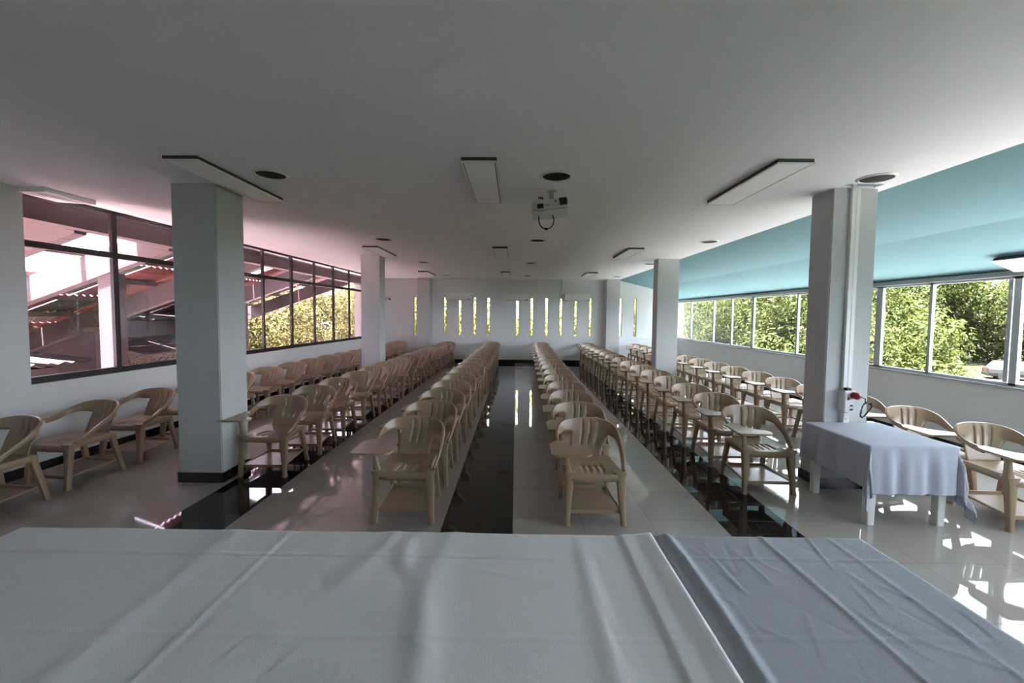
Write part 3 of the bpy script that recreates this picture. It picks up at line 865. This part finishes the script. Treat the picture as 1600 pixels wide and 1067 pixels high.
# parked car
t = thing('car', 'white car parked on the lawn beyond the white-framed windows', 'car', (41.5, 34.6, GZ), R(-35))
bm = B()
def crow(z, hx0, hx1, hy): return [(hx0, -hy, z), (hx1, -hy, z), (hx1, hy, z), (hx0, hy, z)]
bm_loft(bm, [crow(.28, -2.1, 2.1, .80), crow(.55, -2.2, 2.2, .87), crow(.85, -2.15, 2.15, .87), crow(.98, -2.1, 2.0, .82)])
bm_loft(bm, [crow(1.42, -1.75, .55, .64), crow(1.52, -1.6, .35, .58)])
for (xx) in (-1.95, -.75, .35, 1.0):
    for sy in (-1, 1):
        bm_tube(bm, [(xx, sy*.80, .96), (xx*.85 if xx < 1 else .6, sy*.63, 1.44)], .05, 6)
obj('body', bm, CARPAINT, t, bevel=.04)
bm = B(); bm_loft(bm, [crow(.97, -2.0, 1.15, .79), crow(1.43, -1.72, .55, .62)]); obj('window', bm, CARGLASS, t)
for sx in (-1.35, 1.35):
    for sy in (-1, 1):
        bm = B(); bm_tube(bm, [(sx, sy*.72, .33), (sx, sy*.89, .33)], .33, 20); obj('wheel', bm, RUBBER, t, smooth=True)
bm = B(); bm_box(bm, -2.2, -2.12, -.8, -.55, .68, .88); bm_box(bm, -2.2, -2.12, .55, .8, .68, .88); obj('tail_light', bm, REDLAMP, t)
bm = B(); bm_box(bm, -2.24, -2.1, -.82, .82, .3, .5); obj('bumper', bm, BLACK, t)

# lean-to roof outside the dark-framed windows
t = thing('lean_to_roof', 'pink and white lean-to roof with sloping rafters outside the dark-framed windows', 'roof', (0, 0, 0))
XW = -5.75; SLP = .36
def zr(x, base=2.80): return base-SLP*(XW-x)
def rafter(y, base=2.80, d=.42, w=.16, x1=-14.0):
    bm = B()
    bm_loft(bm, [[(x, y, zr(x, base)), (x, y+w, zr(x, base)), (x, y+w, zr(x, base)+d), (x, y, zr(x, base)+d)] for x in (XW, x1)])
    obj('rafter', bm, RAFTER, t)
for yy in (3.2, 5.5, 7.0, 9.5, 12.0, 14.5): rafter(yy)
rr = random.Random(5)
for k in range(9):
    xx = XW-.5-k*.95
    bm = B(); z = zr(xx)+.42
    bm_box(bm, xx-.04, xx+.04, 1.5, 16, z, z+.09); obj('purlin', bm, PURLIN, t, 'dark timber batten')
def sheet(x0, x1, y0, y1, m, lab, dz=.55, amp=.02):
    bm = B(); nx, ny = 2, max(8, int((y1-y0)/.05)); top = []
    G = []
    for i in range(nx+1):
        x = x0+(x1-x0)*i/nx
        G.append([bm.verts.new((x, y0+(y1-y0)*j/ny, zr(x)+dz+amp*math.sin((y0+(y1-y0)*j/ny)*40))) for j in range(ny+1)])
    for i in range(nx):
        for j in range(ny): bm.faces.new((G[i][j], G[i+1][j], G[i+1][j+1], G[i][j+1]))
    me = mesh('roof_sheet', bm, m, smooth=True, mods=[('SOLIDIFY', dict(thickness=.012))])
    put('roof_sheet', me, t, lab)
for y0 in [1.6+1.0*k for k in range(14)]:
    for k in range(5):
        x0 = XW-.1-k*1.65
        q = rr.random()
        if q < .16 and k < 3: continue                                   # missing sheets let the sky in
        m_, lab = (TILE_RED, 'red roof sheet') if q < .72 else ((SHEET_PALE, 'pale roof sheet') if q < .86 else (SHEET_DARK, 'dark roof sheet'))
        sheet(x0, x0-1.62, y0, y0+.97, m_, lab)
for xx, yy in ((-6.85, 7.05), (-7.9, 12.0), (-9.6, 9.45)):
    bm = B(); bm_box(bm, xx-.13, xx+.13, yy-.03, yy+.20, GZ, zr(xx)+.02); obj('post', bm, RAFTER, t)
bm = B(); bm_box(bm, XW-.02, XW+.2, 1.5, 16, 2.84, 3.06); obj('fascia', bm, RAFTER, t)

# low outbuildings with dark corrugated roofs
def outbuilding(label, x0, y0, y1, z, rise, wallz):
    t = thing('outbuilding', label, 'building', (0, 0, 0))
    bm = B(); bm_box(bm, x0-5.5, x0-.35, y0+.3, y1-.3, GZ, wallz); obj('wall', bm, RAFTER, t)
    bm = B(); G = []; n = int((y1-y0)/.06)
    for i in range(3):
        G.append([bm.verts.new((x0-2.8*i, y0+j*.06, z+rise*i+.025*math.sin(j*math.pi/2))) for j in range(n+1)])
    for i in range(2):
        for j in range(n): bm.faces.new((G[i][j], G[i+1][j], G[i+1][j+1], G[i][j+1]))
    put('roof', mesh('roof', bm, SHEET_DARK, smooth=True, mods=[('SOLIDIFY', dict(thickness=.04))]), t)
    return t
outbuilding('low outbuilding with dark corrugated roof outside the nearest dark-framed window', -8.2, 2.0, 8.1, .82, .30, .75)
t = outbuilding('farther outbuilding with stepped dark corrugated roof beside the rafters', -9.4, 9.9, 12.6, 1.62, .22, 1.55)
bm = B(); bm_loft(bm, [[(-8.6, y, .78), (-9.8, y, 1.12), (-9.8, y, 1.16), (-8.6, y, .82)] for y in (9.7, 12.6)]); obj('roof_or_bounce_sheet', bm, SHEET_DARK, t)

# ------------------------------------------------------------------ light
w = bpy.data.worlds.new('world'); S.world = w; w.use_nodes = True
nt = w.node_tree; bg = nt.nodes['Background']
bg.inputs['Color'].default_value = (0.84, 0.91, 1.02, 1); bg.inputs['Strength'].default_value = 1.0
sun = bpy.data.lights.new('sun', 'SUN'); sun.energy = 24.0; sun.angle = R(1.5); sun.color = (1.0, .97, .92)
so = bpy.data.objects.new('sun', sun); COL.objects.link(so)
so.rotation_euler = Vector((0.04, 0.09, -1.0)).to_track_quat('-Z', 'Y').to_euler()

S.view_settings.view_transform = 'Standard'; S.view_settings.look = 'None'
S.view_settings.gamma = 1.0; S.view_settings.use_curve_mapping = False
S.view_settings.exposure = 3.72
cy = S.cycles
cy.use_denoising = True
cy.max_bounces = 14; cy.diffuse_bounces = 8; cy.glossy_bounces = 5; cy.transparent_max_bounces = 16; cy.transmission_bounces = 4
cy.sample_clamp_indirect = 8.0
cy.caustics_reflective = False; cy.caustics_refractive = False
